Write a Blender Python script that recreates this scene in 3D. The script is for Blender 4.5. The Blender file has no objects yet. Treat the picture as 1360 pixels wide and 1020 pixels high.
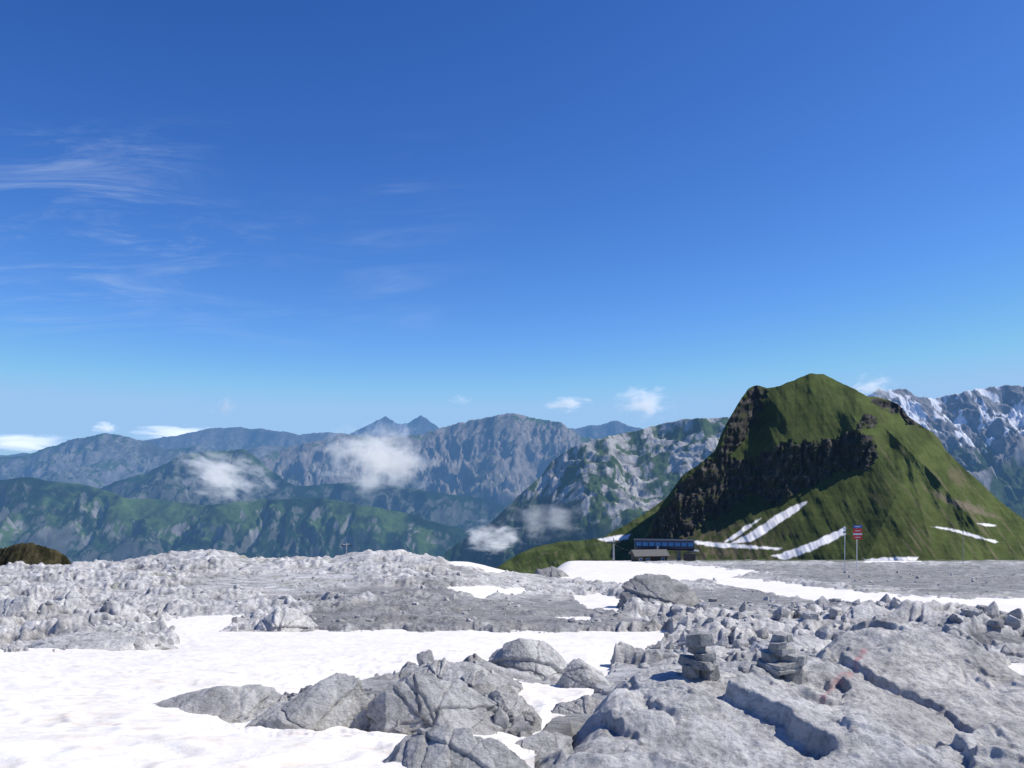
import bpy, bmesh, math, random, time
import numpy as np
from mathutils import Vector, Matrix
T0=time.time()
F=1067.0; CX=680.0; HY=600.0
scn=bpy.context.scene
col=scn.collection
rng=np.random.RandomState(11); random.seed(5)

# ------------------------------------------------------------------ noise
PERM=np.concatenate([rng.permutation(256)]*3).astype(np.int64)
ANG=rng.rand(256)*2*np.pi; GX=np.cos(ANG); GY=np.sin(ANG)
G3=rng.randn(256,3); G3/=np.linalg.norm(G3,axis=1)[:,None]
RND=rng.rand(4,256)
def perlin2(x,y):
    xi=np.floor(x).astype(np.int64); yi=np.floor(y).astype(np.int64)
    xf=x-xi; yf=y-yi
    u=xf*xf*xf*(xf*(xf*6-15)+10); v=yf*yf*yf*(yf*(yf*6-15)+10)
    def g(ix,iy,dx,dy):
        h=PERM[PERM[ix&255]+(iy&255)]
        return GX[h]*dx+GY[h]*dy
    a=g(xi,yi,xf,yf); b=g(xi+1,yi,xf-1,yf); c=g(xi,yi+1,xf,yf-1); d=g(xi+1,yi+1,xf-1,yf-1)
    return 1.4*((a+(b-a)*u)+((c+(d-c)*u)-(a+(b-a)*u))*v)
def fbm2(x,y,o=4,gain=.5,lac=2.03):
    s=0;a=1;t=0
    for i in range(o):
        s=s+a*perlin2(x+i*17.3,y-i*9.1); t+=a; a*=gain; x=x*lac; y=y*lac
    return s/t*1.3
def ridged2(x,y,o=4,gain=.5,lac=2.1):
    s=0;a=1;t=0
    for i in range(o):
        n=1-np.abs(perlin2(x+i*31.7,y+i*5.3))*1.6; s=s+a*n; t+=a; a*=gain; x=x*lac; y=y*lac
    return s/t
def perlin3(x,y,z):
    xi=np.floor(x).astype(np.int64); yi=np.floor(y).astype(np.int64); zi=np.floor(z).astype(np.int64)
    xf=x-xi; yf=y-yi; zf=z-zi
    fd=lambda t:t*t*t*(t*(t*6-15)+10)
    u=fd(xf);v=fd(yf);w=fd(zf)
    def g(a,b,c):
        h=PERM[PERM[PERM[(xi+a)&255]+((yi+b)&255)]+((zi+c)&255)]
        return G3[h,0]*(xf-a)+G3[h,1]*(yf-b)+G3[h,2]*(zf-c)
    L=lambda p,q,t:p+(q-p)*t
    return 1.5*L(L(L(g(0,0,0),g(1,0,0),u),L(g(0,1,0),g(1,1,0),u),v),L(L(g(0,0,1),g(1,0,1),u),L(g(0,1,1),g(1,1,1),u),v),w)
def fbm3(p,o=4,gain=.5):
    s=0;a=1;t=0;p=p.copy()
    for i in range(o):
        s=s+a*perlin3(p[:,0]+i*7.7,p[:,1]+i*3.1,p[:,2]); t+=a;a*=gain;p=p*2.07
    return s/t*1.3
def facets(x,y,sc,tilt=1.0,seed=0):
    """broken rock: every Voronoi cell is a tilted flat block; returns height, edge distance"""
    x=x/sc+seed*13.7; y=y/sc+seed*7.3
    xi=np.floor(x).astype(np.int64); yi=np.floor(y).astype(np.int64)
    b1=np.full(x.shape,9.);b2=np.full(x.shape,9.);bid=np.zeros(x.shape,np.int64);bx=np.zeros(x.shape);by=np.zeros(x.shape)
    for i in(-1,0,1):
        for j in(-1,0,1):
            h=PERM[PERM[(xi+i)&255]+((yi+j)&255)]
            dx=xi+i+RND[0][h]-x; dy=yi+j+RND[1][h]-y
            d=dx*dx+dy*dy
            n=d<b1
            b2=np.where(n,b1,np.minimum(b2,d)); bid=np.where(n,h,bid); bx=np.where(n,dx,bx); by=np.where(n,dy,by); b1=np.where(n,d,b1)
    hgt=RND[2][bid]+tilt*((RND[3][bid]-.5)*bx*2+(RND[0][(bid+91)&255]-.5)*by*2)
    return hgt, np.sqrt(b2)-np.sqrt(b1)
def blur(a,n=1):
    for _ in range(n):
        for ax in (0,1):
            p=np.pad(a,[(1,1) if k==ax else (0,0) for k in (0,1)],mode='edge')
            a=(p[:-2]+2*p[1:-1]+p[2:])/4 if ax==0 else (p[:,:-2]+2*p[:,1:-1]+p[:,2:])/4
    return a
def hblur(a,n):
    k=np.exp(-np.linspace(-2,2,2*n+1)**2); k/=k.sum()
    p=np.pad(a,[(0,0),(n,n)],mode='edge'); o=np.zeros(a.shape)
    for i,w in enumerate(k): o+=w*p[:,i:i+a.shape[1]]
    return o
def sst(a,b,x):
    t=np.clip((x-a)/(b-a),0,1); return t*t*(3-2*t)
def terrace(t,n,a=.55,b=.95):
    q=t*n; f=np.floor(q); return (f+sst(a,b,q-f))/n
def sdf(px,py,poly,ys=1.0):
    """signed distance to polygon, positive inside"""
    p=np.array(poly,float); q=np.roll(p,-1,0)
    d=np.full(px.shape,1e18); ins=np.zeros(px.shape,bool)
    for (x0,y0),(x1,y1) in zip(p,q):
        ex,ey=x1-x0,(y1-y0)*ys; wx=px-x0; wy=(py-y0)*ys
        t=np.clip((wx*ex+wy*ey)/(ex*ex+ey*ey+1e-12),0,1)
        d=np.minimum(d,(wx-ex*t)**2+(wy-ey*t)**2)
        c=((y0<=py)&(y1>py))|((y1<=py)&(y0>py))
        if y1!=y0:
            xc=x0+(py-y0)*(x1-x0)/(y1-y0)
            ins^=c&(px<xc)
    d=np.sqrt(d); return np.where(ins,d,-d)
def lerp3(a,b,t):
    return a+(b-a)*t[...,None]
def C3(r,g,b): return np.array([r,g,b],float)

# ------------------------------------------------------------------ materials
def newmat(name):
    m=bpy.data.materials.new(name); m.use_nodes=True; nt=m.node_tree; nt.nodes.clear()
    return m,nt
class NB:
    def __init__(s,nt): s.nt=nt
    def n(s,t,**k):
        o=s.nt.nodes.new(t)
        for a,b in k.items(): setattr(o,a,b)
        return o
    def put(s,sock,v):
        if isinstance(v,bpy.types.NodeSocket): s.nt.links.new(v,sock)
        else: sock.default_value=v
    def math(s,op,a,b=0.0,c=None,clamp=False):
        o=s.n('ShaderNodeMath',operation=op); o.use_clamp=clamp
        s.put(o.inputs[0],a); s.put(o.inputs[1],b)
        if c is not None: s.put(o.inputs[2],c)
        return o.outputs[0]
    def noise(s,vec,scale,detail=5,rough=.55,dist=0):
        o=s.n('ShaderNodeTexNoise'); s.put(o.inputs['Vector'],vec)
        o.inputs['Scale'].default_value=scale;o.inputs['Detail'].default_value=detail;o.inputs['Roughness'].default_value=rough;o.inputs['Distortion'].default_value=dist
        return o.outputs['Fac']
    def mapr(s,v,a,b,c=0.,d=1.,smooth=False):
        o=s.n('ShaderNodeMapRange'); o.interpolation_type='SMOOTHSTEP' if smooth else 'LINEAR'
        s.put(o.inputs[0],v)
        for i,q in enumerate((a,b,c,d)): o.inputs[i+1].default_value=q
        return o.outputs[0]
    def mix(s,f,a,b,mode='MIX'):
        o=s.n('ShaderNodeMix',data_type='RGBA',blend_type=mode)
        s.put(o.inputs[0],f)
        s.put(o.inputs[6],a if not isinstance(a,tuple) else (*a,1)); s.put(o.inputs[7],b if not isinstance(b,tuple) else (*b,1))
        return o.outputs[2]
    def mapping(s,vec,scale=(1,1,1),rot=(0,0,0),loc=(0,0,0)):
        o=s.n('ShaderNodeMapping'); s.put(o.inputs[0],vec)
        o.inputs['Scale'].default_value=scale;o.inputs['Rotation'].default_value=rot;o.inputs['Location'].default_value=loc
        return o.outputs[0]
def finish(b,bsdf):
    o=b.n('ShaderNodeOutputMaterial'); b.nt.links.new(bsdf,o.inputs['Surface'])
def rock_material(name,use_attr=False,fine=1.0,dark=(.42,.41,.39),light=(.66,.64,.60),paint=False,bump=.10):
    m,nt=newmat(name); b=NB(nt)
    tc=b.n('ShaderNodeTexCoord').outputs['Object']
    n1=b.noise(tc,.9*fine,9,.64,.4); n2=b.noise(tc,7*fine,8,.74); n3=b.noise(tc,.22*fine,4,.5)
    c=b.mix(b.mapr(n1,.38,.60),dark,light)
    c=b.mix(b.mapr(n2,.38,.54),b.mix(1.0,c,(.60,.60,.60),'MULTIPLY'),c)
    c=b.mix(b.mapr(n3,.5,.7),c,b.mix(1.0,c,(1.03,1.0,.95),'MULTIPLY'))
    n5=b.noise(b.mapping(tc,(1,1,1),loc=(5,3,9)),2.4*fine,9,.72)
    c=b.mix(b.mapr(n5,.55,.64,0,.5),c,(.26,.26,.26))
    if use_attr:
        at=b.n('ShaderNodeAttribute',attribute_name='Col').outputs['Color']
        c=b.mix(1.0,c,at,'MULTIPLY')
    if paint:
        at=b.n('ShaderNodeAttribute',attribute_name='paint').outputs['Fac']
        f=b.math('MULTIPLY',b.math('MULTIPLY',at,.60),b.mapr(n2,.42,.56),clamp=True)
        c=b.mix(f,c,(.56,.17,.19))
    p=b.n('ShaderNodeBsdfPrincipled'); b.put(p.inputs['Base Color'],c); p.inputs['Roughness'].default_value=.9
    p.inputs['Specular IOR Level'].default_value=.2
    h=b.math('ADD',b.noise(tc,4*fine,13,.72),b.math('MULTIPLY',b.noise(b.mapping(tc,(1,1,2.5)),22*fine,6,.72),.25))
    bp=b.n('ShaderNodeBump'); bp.inputs['Strength'].default_value=1.0; bp.inputs['Distance'].default_value=bump/fine
    b.put(bp.inputs['Height'],h); nt.links.new(bp.outputs[0],p.inputs['Normal'])
    finish(b,p.outputs[0]); return m
def flat_material(name,c,rough=.6,metal=0.,vary=.12,scale=3.):
    m,nt=newmat(name); b=NB(nt); tc=b.n('ShaderNodeTexCoord').outputs['Object']
    k=b.mapr(b.noise(tc,scale,5,.6),.3,.7)
    cc=b.mix(k,tuple(x*(1-vary) for x in c),tuple(min(1,x*(1+vary)) for x in c))
    p=b.n('ShaderNodeBsdfPrincipled'); b.put(p.inputs['Base Color'],cc); p.inputs['Roughness'].default_value=rough; p.inputs['Metallic'].default_value=metal
    finish(b,p.outputs[0]); return m
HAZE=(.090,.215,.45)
def far_material(name,L=13000.,nscale=.02,bump=0,hz=HAZE,lo=.62,hi=1.34):
    """attribute colour broken up by noise, plus haze painted in as blue emission that grows with distance from the origin"""
    m,nt=newmat(name); b=NB(nt)
    geo=b.n('ShaderNodeNewGeometry').outputs['Position']
    at=b.n('ShaderNodeAttribute',attribute_name='Col').outputs['Color']
    sa=b.n('ShaderNodeSeparateColor'); b.put(sa.inputs[0],at); plain=b.mapr(sa.outputs[1],.40,.6,1.,0.)
    k=b.mapr(b.noise(geo,nscale,8,.68),.32,.68,lo-1,hi-1)
    k=b.math('ADD',b.math('MULTIPLY',k,plain),1.0)
    cc=b.n('ShaderNodeCombineColor')
    for i in range(3): b.put(cc.inputs[i],k)
    c=b.mix(1.0,at,cc.outputs[0],'MULTIPLY')
    d=b.n('ShaderNodeBsdfDiffuse'); b.put(d.inputs['Color'],c)
    if bump:
        bp=b.n('ShaderNodeBump'); b.put(bp.inputs['Strength'],b.math('MULTIPLY',plain,.8)); bp.inputs['Distance'].default_value=bump
        b.put(bp.inputs['Height'],b.noise(geo,nscale*2,9,.65)); nt.links.new(bp.outputs[0],d.inputs['Normal'])
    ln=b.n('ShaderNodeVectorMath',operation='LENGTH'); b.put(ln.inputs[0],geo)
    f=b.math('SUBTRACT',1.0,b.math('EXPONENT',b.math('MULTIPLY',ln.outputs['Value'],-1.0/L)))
    e=b.n('ShaderNodeEmission'); e.inputs['Color'].default_value=(*hz,1)  # painted haze: blue emission in the surface stands in for scattered air light
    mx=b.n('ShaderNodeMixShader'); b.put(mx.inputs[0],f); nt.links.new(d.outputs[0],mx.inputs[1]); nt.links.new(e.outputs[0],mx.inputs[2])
    finish(b,mx.outputs[0]); return m

# ------------------------------------------------------------------ mesh helpers
def tag(o,label=None,cat=None,group=None,kind=None):
    if label:o['label']=label
    if cat:o['category']=cat
    if group:o['group']=group
    if kind:o['kind']=kind
    return o
def raw_mesh(name,V,Fc,mat,cols=None,attrs=None,smooth=True,parent=None,loc=(0,0,0)):
    me=bpy.data.meshes.new(name); n=len(V); m,k=Fc.shape
    me.vertices.add(n); me.vertices.foreach_set('co',np.ascontiguousarray(V,dtype=np.float32).ravel())
    me.loops.add(m*k); me.loops.foreach_set('vertex_index',np.ascontiguousarray(Fc,dtype=np.int32).ravel())
    me.polygons.add(m); me.polygons.foreach_set('loop_start',np.arange(0,m*k,k,dtype=np.int32))
    me.update(calc_edges=True)
    me.polygons.foreach_set('use_smooth',np.full(m,smooth))
    if cols is not None:
        a=me.attributes.new('Col','FLOAT_COLOR','POINT')
        a.data.foreach_set('color',np.concatenate([cols.reshape(-1,3),np.ones((n,1))],1).astype(np.float32).ravel())
    for nm,v in (attrs or {}).items():
        a=me.attributes.new(nm,'FLOAT','POINT'); a.data.foreach_set('value',v.astype(np.float32).ravel())
    me.materials.append(mat)
    o=bpy.data.objects.new(name,me); col.objects.link(o); o.parent=parent; o.location=loc
    return o
def grid_obj(name,X,Y,Z,mat,cols=None,attrs=None,keep=None,smooth=True):
    R,Cc=X.shape; idx=np.arange(R*Cc).reshape(R,Cc)
    q=np.stack([idx[:-1,:-1],idx[:-1,1:],idx[1:,1:],idx[1:,:-1]],-1).reshape(-1,4)
    V=np.stack([X,Y,Z],-1).reshape(-1,3)
    if keep is not None:
        q=q[keep.ravel()]; u,inv=np.unique(q,return_inverse=True); q=inv.reshape(-1,4); V=V[u]
        if cols is not None: cols=cols.reshape(-1,3)[u]
        attrs={k:v.ravel()[u] for k,v in (attrs or {}).items()}
    return raw_mesh(name,V,q,mat,cols,attrs,smooth)
def bx(bm,c,s,rz=0.,rx=0.,ry=0.):
    M=Matrix.Translation(c)@Matrix.Rotation(rz,4,'Z')@Matrix.Rotation(ry,4,'Y')@Matrix.Rotation(rx,4,'X')@Matrix.Diagonal((s[0],s[1],s[2],1))
    bmesh.ops.create_cube(bm,size=1,matrix=M)
def tube(bm,a,b,r,r2=None,seg=10):
    a=Vector(a);b=Vector(b);d=b-a
    M=Matrix.Translation((a+b)/2)@d.to_track_quat('Z','Y').to_matrix().to_4x4()
    bmesh.ops.create_cone(bm,cap_ends=True,segments=seg,radius1=r,radius2=r if r2 is None else r2,depth=d.length,matrix=M)
def prism(bm,prof,x0,x1):
    """profile in (y,z) extruded along x"""
    a=[bm.verts.new((x0,y,z)) for y,z in prof]; c=[bm.verts.new((x1,y,z)) for y,z in prof]
    n=len(prof); bm.faces.new(a[::-1]); bm.faces.new(c)
    for i in range(n): bm.faces.new((a[i],a[(i+1)%n],c[(i+1)%n],c[i]))
    bmesh.ops.recalc_face_normals(bm,faces=bm.faces)
def bobj(name,bm,mat,parent=None,bev=0):
    if bev: bmesh.ops.bevel(bm,geom=list(bm.edges),offset=bev,segments=1,affect='EDGES')
    me=bpy.data.meshes.new(name); bm.to_mesh(me); bm.free(); me.materials.append(mat)
    o=bpy.data.objects.new(name,me); col.objects.link(o); o.parent=parent; return o
def empty(name,loc,rz=0.):
    o=bpy.data.objects.new(name,None); col.objects.link(o); o.location=loc; o.rotation_euler=(0,0,rz); return o

# ------------------------------------------------------------------ ground base
LY=np.linspace(math.log(1.5),math.log(700),700)
def prof(pts):
    ys=np.log([p[0] for p in pts]); v=np.interp(LY,ys,[p[1] for p in pts])
    z=-(v-HY)/F
    k=np.exp(-np.linspace(-2,2,31)**2); k/=k.sum()
    zp=np.pad(z,15,mode='edge'); return np.convolve(zp,k,'valid')
PL=prof([(1.5,1900),(3,1240),(5,1020),(8,950),(12,916),(20,885),(35,856),(50,832),(70,792),(90,762),(105,747),(118,744),(135,790),(200,900),(420,1010),(700,1050)])
PR=prof([(1.5,1900),(3,1240),(5,1020),(8,965),(12,932),(20,895),(35,862),(60,818),(90,788),(130,763),(180,751),(250,747),(320,745),(420,744),(560,745),(700,760)])
CR=np.array([(-600,752),(0,752),(90,750),(180,744),(260,728),(300,733),(330,740),(400,738),(450,735),(490,727),(540,733),(575,740),(620,739),(660,741),(760,745)],float)
def base(px,Y):
    ly=np.log(Y); l=np.interp(ly,LY,PL); r=np.interp(ly,LY,PR)
    cr=(740-np.interp(px,CR[:,0],CR[:,1]))/F
    l=l+cr*np.exp(-((ly-math.log(112))/.28)**2)
    w=sst(600,760,px)
    return (l+(r-l)*w)*Y
def base_Y(px,py):
    Y=np.exp(LY); t=HY-base(np.full(Y.shape,float(px)),Y)/Y*F
    i=np.argmax(t<=py); return float(Y[i]) if t[i]<=py else 110.
ZS=-2.03
def pl(px,py,z=ZS):
    Y=-z*F/(py-HY); return ((px-CX)/F*Y,Y)
slab_px=[(735,1000),(690,1040),(690,1300),(2100,1300),(1800,925),(1360,902),(1312,888),(1262,868),(1200,857),(1130,855),(1095,870),(1070,884),(1010,888),(905,890),(857,888),(815,910),(778,958)]
poly=[pl(*p) for p in slab_px]

S=[[(-900,870),(0,868),(100,866),(215,864),(238,854),(190,840),(183,829),(240,822),(322,819),(330,823),(300,834),(270,843),(400,841),(520,839),(700,841),(800,841),(885,839),(898,848),(850,868),(815,882),(800,905),(775,940),(730,968),(705,1000),(690,1040),(640,1300),(640,2000),(-900,2000)],
   [(588,749),(640,745),(700,746),(800,742),(860,748),(960,755),(1005,760),(965,767),(1000,771),(1080,781),(1200,793),(1290,797),(1400,795),(1900,800),(1900,842),(1400,833),(1330,823),(1240,819),(1180,807),(1080,796),(1000,783),(950,771),(880,769),(830,773),(760,769),(720,761),(650,757)],
   [(765,792),(800,790),(828,800),(822,813),(790,809)],
   [(598,782),(650,780),(692,785),(640,791)],
   [(1335,893),(1400,880),(1600,895),(1450,918),(1345,910)],
   [(1140,743),(1225,741),(1222,746),(1150,747)],
   [(742,822),(785,821),(772,828)]]
ISLE=[(300,975),(330,935),(390,925),(470,900),(560,886),(640,880),(740,900),(800,915),(770,928),(700,930),(712,965),(735,985),(700,1005),(640,1000),(540,1000),(470,992)]
def snow_field(px,Y):
    py=HY-base(px,Y)/Y*F
    wob=fbm2(px/34.,py/11.,4)*6+fbm2(px/7.,py/4.,2)*2.0
    d=np.full(px.shape,-1e9)
    for i,p in enumerate(S): d=np.maximum(d,sdf(px,py,p,1.8)+(3 if i in(2,3) else 1 if i==1 else 0)+(3*sst(760,700,px) if i==1 else 0))
    isl=sdf(px,py,ISLE)-10
    return np.minimum(d,-isl)+wob,py,isl
SC=[[(400,845),(420,812),(520,800),(640,795),(760,795),(860,825),(890,836),(700,842)],[(360,800),(480,780),(620,775),(600,800)],[(900,790),(980,780),(1100,800),(1260,825),(1100,815),(900,815)],[(960,752),(1360,748),(1600,745),(1600,790),(1290,792),(1080,775)]]
STEP=1.6; LST=.0055
pxs=np.arange(-520,1880,STEP); lys=np.arange(math.log(1.9),math.log(640),LST)
PX,LYG=np.meshgrid(pxs,lys); YG=np.exp(LYG); XG=(PX-CX)/F*YG
ZB=base(PX,YG)
SD,PYB,ISL=snow_field(PX,YG)
snow=sst(-5,6,SD)
scree=np.zeros(PX.shape)
for p in SC: scree=np.maximum(scree,sst(-14,12,sdf(PX,PYB,p,1.8)+fbm2(PX/30,PYB/9,4)*22))
wx=XG+fbm2(XG/3.,YG/3.,3)*.8; wy=YG+fbm2(XG/3.+40,YG/3.,3)*.8
big=fbm2(XG/15.,YG/9.,5)
f1,e1=facets(wx*.40+wy*.10,wy*.9,5.0,1.3,1)
f2,e2=facets(wx*.55-wy*.2,wy*1.1,1.9,1.4,2)
f3,e3=facets(wx*.7,wy*1.1,.66,1.4,3)
f4,e4=facets(wx,wy,.24,1.3,4)
att=1-.66*scree
lf=sst(640,520,PX)*sst(45,60,YG)
amp=np.interp(LYG,np.log([4,10,20,40,80,150,230,320]),[.08,.16,.38,.74,1.0,.98,.6,.4])
front=1-.45*sst(760,860,PX)*sst(60,75,YG)*sst(130,100,YG)
front=front*(1-.45*sst(570,630,PX)*sst(800,740,PX)*sst(62,74,YG))
terr=terrace(big*.45+fbm2(wx/6.,wy/2.2,3)*.28,8,.68,.97)
fr=sst(-.3,.2,fbm2(XG/6+3,YG/4,3)+.10)
blk=terr*2.0*(.35+.65*att)+((f1-.5)*.50+(f2-.5)*.52*fr*(1-.25*lf)+(f3-.5)*.27*(.4+.6*fr)*(1-.3*lf))*att-.55*(1-sst(0,.10,e2))*att*(.4+.6*fr)-.24*(1-sst(0,.13,e3))*att*(YG<90)
blk=blur(blk,1)
blk+=(blur(f4,1)-.5)*.10*sst(60,25,YG)*(.5+.5*att)+fbm2(XG/.9,YG/.9,4)*.14*(.5+.5*att)+fbm2(XG/.3,YG/.3,3)*.045
relief=amp*front*(.28+blk)
for (kx,ky,rx,ry,h) in [(855,803,50,18,.9),(60,818,110,22,.8),(110,860,130,12,.35),(985,850,90,16,.35),(1120,838,110,14,.45),(1290,852,90,18,.5),(910,828,45,12,.4),(150,760,120,22,.3)]:
    relief+=h*np.exp(-(((PX-kx)/rx)**2+((PYB-ky)/ry)**2)**1.4)*(.75+.45*blk)
relief+=sst(-8,10,ISL)*(.10+.10*(f3-.4))
relief=np.where(relief<.12,.12*np.exp((relief-.12)*1.0),relief)
near=sst(3.0,5.5,YG)
Zg=ZB+relief*(1-snow)*(.25+.75*near)-snow*.5
sub=(YG<12)&(PX>500)
slabd=np.full(PX.shape,-9.); slabd[sub]=sdf(XG[sub],YG[sub],poly)
Zg-=.75*sst(-.25,.30,slabd)+.25*sst(-.6,0,slabd)*(slabd>-8)*(PX>760)
dkn=fbm2(XG/9.,YG/6.,4)
cg=np.ones(PX.shape+(3,))
cg=lerp3(cg,C3(.50,.505,.51),scree*.9)
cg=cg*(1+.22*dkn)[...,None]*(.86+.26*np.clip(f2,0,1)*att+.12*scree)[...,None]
cg=cg*(1-.55*(1-sst(0,.11,e2))*att*fr)[...,None]  # shadow in the cracks between blocks painted into the colour
gr=sst(.35,.6,fbm2(XG/5.+9,YG/4.,4))*sst(60,80,YG)*(1-scree)
cg=lerp3(cg,C3(.42,.46,.26),gr*.5)
rightfar=sst(225,300,YG)*sst(620,700,PX)
cg=lerp3(cg,C3(.13,.17,.065),rightfar*.92*sst(-.35,.15,fbm2(XG/25,YG/30,3)+.15))
M_ground=rock_material('limestone ground',use_attr=True,fine=.8,bump=.13,dark=(.42,.415,.405),light=(.66,.65,.63))
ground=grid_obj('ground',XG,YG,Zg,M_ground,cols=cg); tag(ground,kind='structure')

# snow sheet
px2=np.arange(-520,1880,2.6); ly2=np.arange(math.log(1.9),math.log(330),.008)
PX2,L2=np.meshgrid(px2,ly2); Y2=np.exp(L2); X2=(PX2-CX)/F*Y2
sd2,_,_=snow_field(PX2,Y2)
cx_=X2+fbm2(X2/1.5,Y2/1.5,2)*.25; cy_=Y2+fbm2(X2/1.5+9,Y2/1.5,2)*.25
fc,ec=facets(cx_*.8,cy_*1.3,.34,0,5)
cup=(1-sst(0,.55,ec))*sst(60,12,Y2)
fc2,ec2=facets(cx_*.7,cy_*1.3,.95,0,6)
Z2=base(PX2,Y2)+.02+fbm2(X2/4.,Y2/2.6,3)*.10*sst(2,8,Y2)+cup*.022+(1-sst(0,.6,ec2))*.038*sst(90,20,Y2)+.010*fbm2(X2/.3,Y2/.22,2)
Z2+=sst(0,40,sd2)*.10
kv=sd2>-9
keep=kv[:-1,:-1]|kv[1:,:-1]|kv[:-1,1:]|kv[1:,1:]
m,nt=newmat('old snow'); b=NB(nt); tc=b.n('ShaderNodeTexCoord').outputs['Object']
n1=b.noise(b.mapping(tc,(.35,1.1,1)),.9,7,.6,.6); n2=b.noise(b.mapping(tc,(.7,2.6,1),rot=(0,0,.15)),3.2,7,.66,.8); n3=b.noise(tc,.05,3,.5)
c=b.mix(b.mapr(n1,.40,.66),(.85,.825,.77),(.80,.75,.665))
c=b.mix(b.mapr(n2,.50,.66,0,.60),c,(.66,.56,.45))
c=b.mix(b.mapr(n3,.4,.65,0,.25),c,(.86,.84,.80))
p=b.n('ShaderNodeBsdfPrincipled'); b.put(p.inputs['Base Color'],c); p.inputs['Roughness'].default_value=.75; p.inputs['Specular IOR Level'].default_value=.2
bp=b.n('ShaderNodeBump'); bp.inputs['Strength'].default_value=.5; bp.inputs['Distance'].default_value=.045
b.put(bp.inputs['Height'],b.noise(b.mapping(tc,(.8,1.5,1)),7,6,.6)); nt.links.new(bp.outputs[0],p.inputs['Normal'])
finish(b,p.outputs[0]); M_snow=m
snow_o=grid_obj('snow',X2,Y2,Z2,M_snow,keep=keep); tag(snow_o,kind='structure')
print('ground',time.time()-T0)

# ------------------------------------------------------------------ foreground slab
gx=np.arange(-.6,7.5,.0095); gy=np.arange(2.4,9.6,.0115)
SX,SY=np.meshgrid(gx,gy)
sdw=sdf(SX,SY,poly)+fbm2(SX/.8,SY/.8,4)*.10
w1=SX+fbm2(SX/.9,SY/.9,5,.6)*.22; w2=SY+fbm2(SX/.9+7,SY/.9,5,.6)*.22
a1,b1_=facets(w1*.7+w2*.45,w2*.75-w1*.3,1.25,2.8,7)
a2,b2_=facets(w1*.9+w2*.3,w2*.9,.46,2.4,8)
a3,b3_=facets(w1,w2*1.1,.14,1.6,9)
mk=sst(-.25,.30,fbm2(SX/1.3+3,SY/1.3,3))
sl_=blur((a1-.5)*.075,4)+blur((a2-.5)*.058*(.2+.8*mk),1)+(a3-.5)*.018*(.2+.8*mk)-.032*(1-sst(0,.025,b1_))-.034*(1-sst(0,.05,b2_))*mk
sl_+=terrace(fbm2(SX/.9+SY*.3,SY/1.6,4),4)*.03
sl_=blur(sl_,1)
SZ=ZS+.04+sl_+fbm2(SX/.5,SY/.5,8,.62)*.065+(SY-6.2)*.02
SZ+=.16*np.exp(-(((SX-4.0)/1.5)**2+((SY-8.1)/1.0)**2))
SZ-= np.where(sdw<.13,(.13-sdw)**1.25*1.3,0)
SZ-= .12*sst(4.6,3.2,SY)
CAIRNS=[(1037,903,6.9),(930,901,6.9)]
def slz(x,y,n=10):
    i=min(max(int(round((y-gy[0])/.0115)),0),len(gy)-1); j=min(max(int(round((x-gx[0])/.0095)),0),len(gx)-1)
    return float(SZ[max(0,i-n):i+n,max(0,j-n):j+n].mean())
for px_,py_,Y_ in CAIRNS:
    x_=(px_-CX)/F*Y_; want=(HY-py_)/F*Y_+.01
    dz_=want-slz(x_,Y_,16); print('cairn lift',dz_)
    SZ+=dz_*np.exp(-(((SX-x_)/.55)**2+((SY-Y_)/.55)**2))
def seg(x0,y0,x1,y1):
    ex,ey=x1-x0,y1-y0; t=np.clip(((SX-x0)*ex+(SY-y0)*ey)/(ex*ex+ey*ey),0,1)
    return np.hypot(SX-x0-ex*t,SY-y0-ey*t)
paint=np.zeros(SX.shape)
for p,q in [((1092,938),(1104,918)),((1104,918),(1128,905)),((1128,905),(1150,892)),((1118,916),(1140,908))]:
    paint=np.maximum(paint,1-sst(.006,.036,seg(*pl(*p),*pl(*q))+fbm2(SX/.12,SY/.12,3)*.025))
kf_=(sdw>-1.0); keep=kf_[:-1,:-1]|kf_[1:,1:]
M_slab=rock_material('weathered limestone slab',fine=1.7,paint=True,bump=.10,dark=(.47,.465,.45),light=(.70,.69,.665))
M_rock=rock_material('weathered limestone',fine=1.5,bump=.12,dark=(.46,.455,.44),light=(.70,.69,.66))
M_rockd=rock_material('dark weathered limestone',fine=1.2,bump=.14,dark=(.22,.22,.215),light=(.40,.395,.38))
slab=grid_obj('bedrock_slab',SX,SY,SZ,M_slab,attrs={'paint':paint},keep=keep)
tag(slab,'broad pitted pale grey bedrock slab with a red paint mark, filling the bottom right corner','rock slab')

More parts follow.
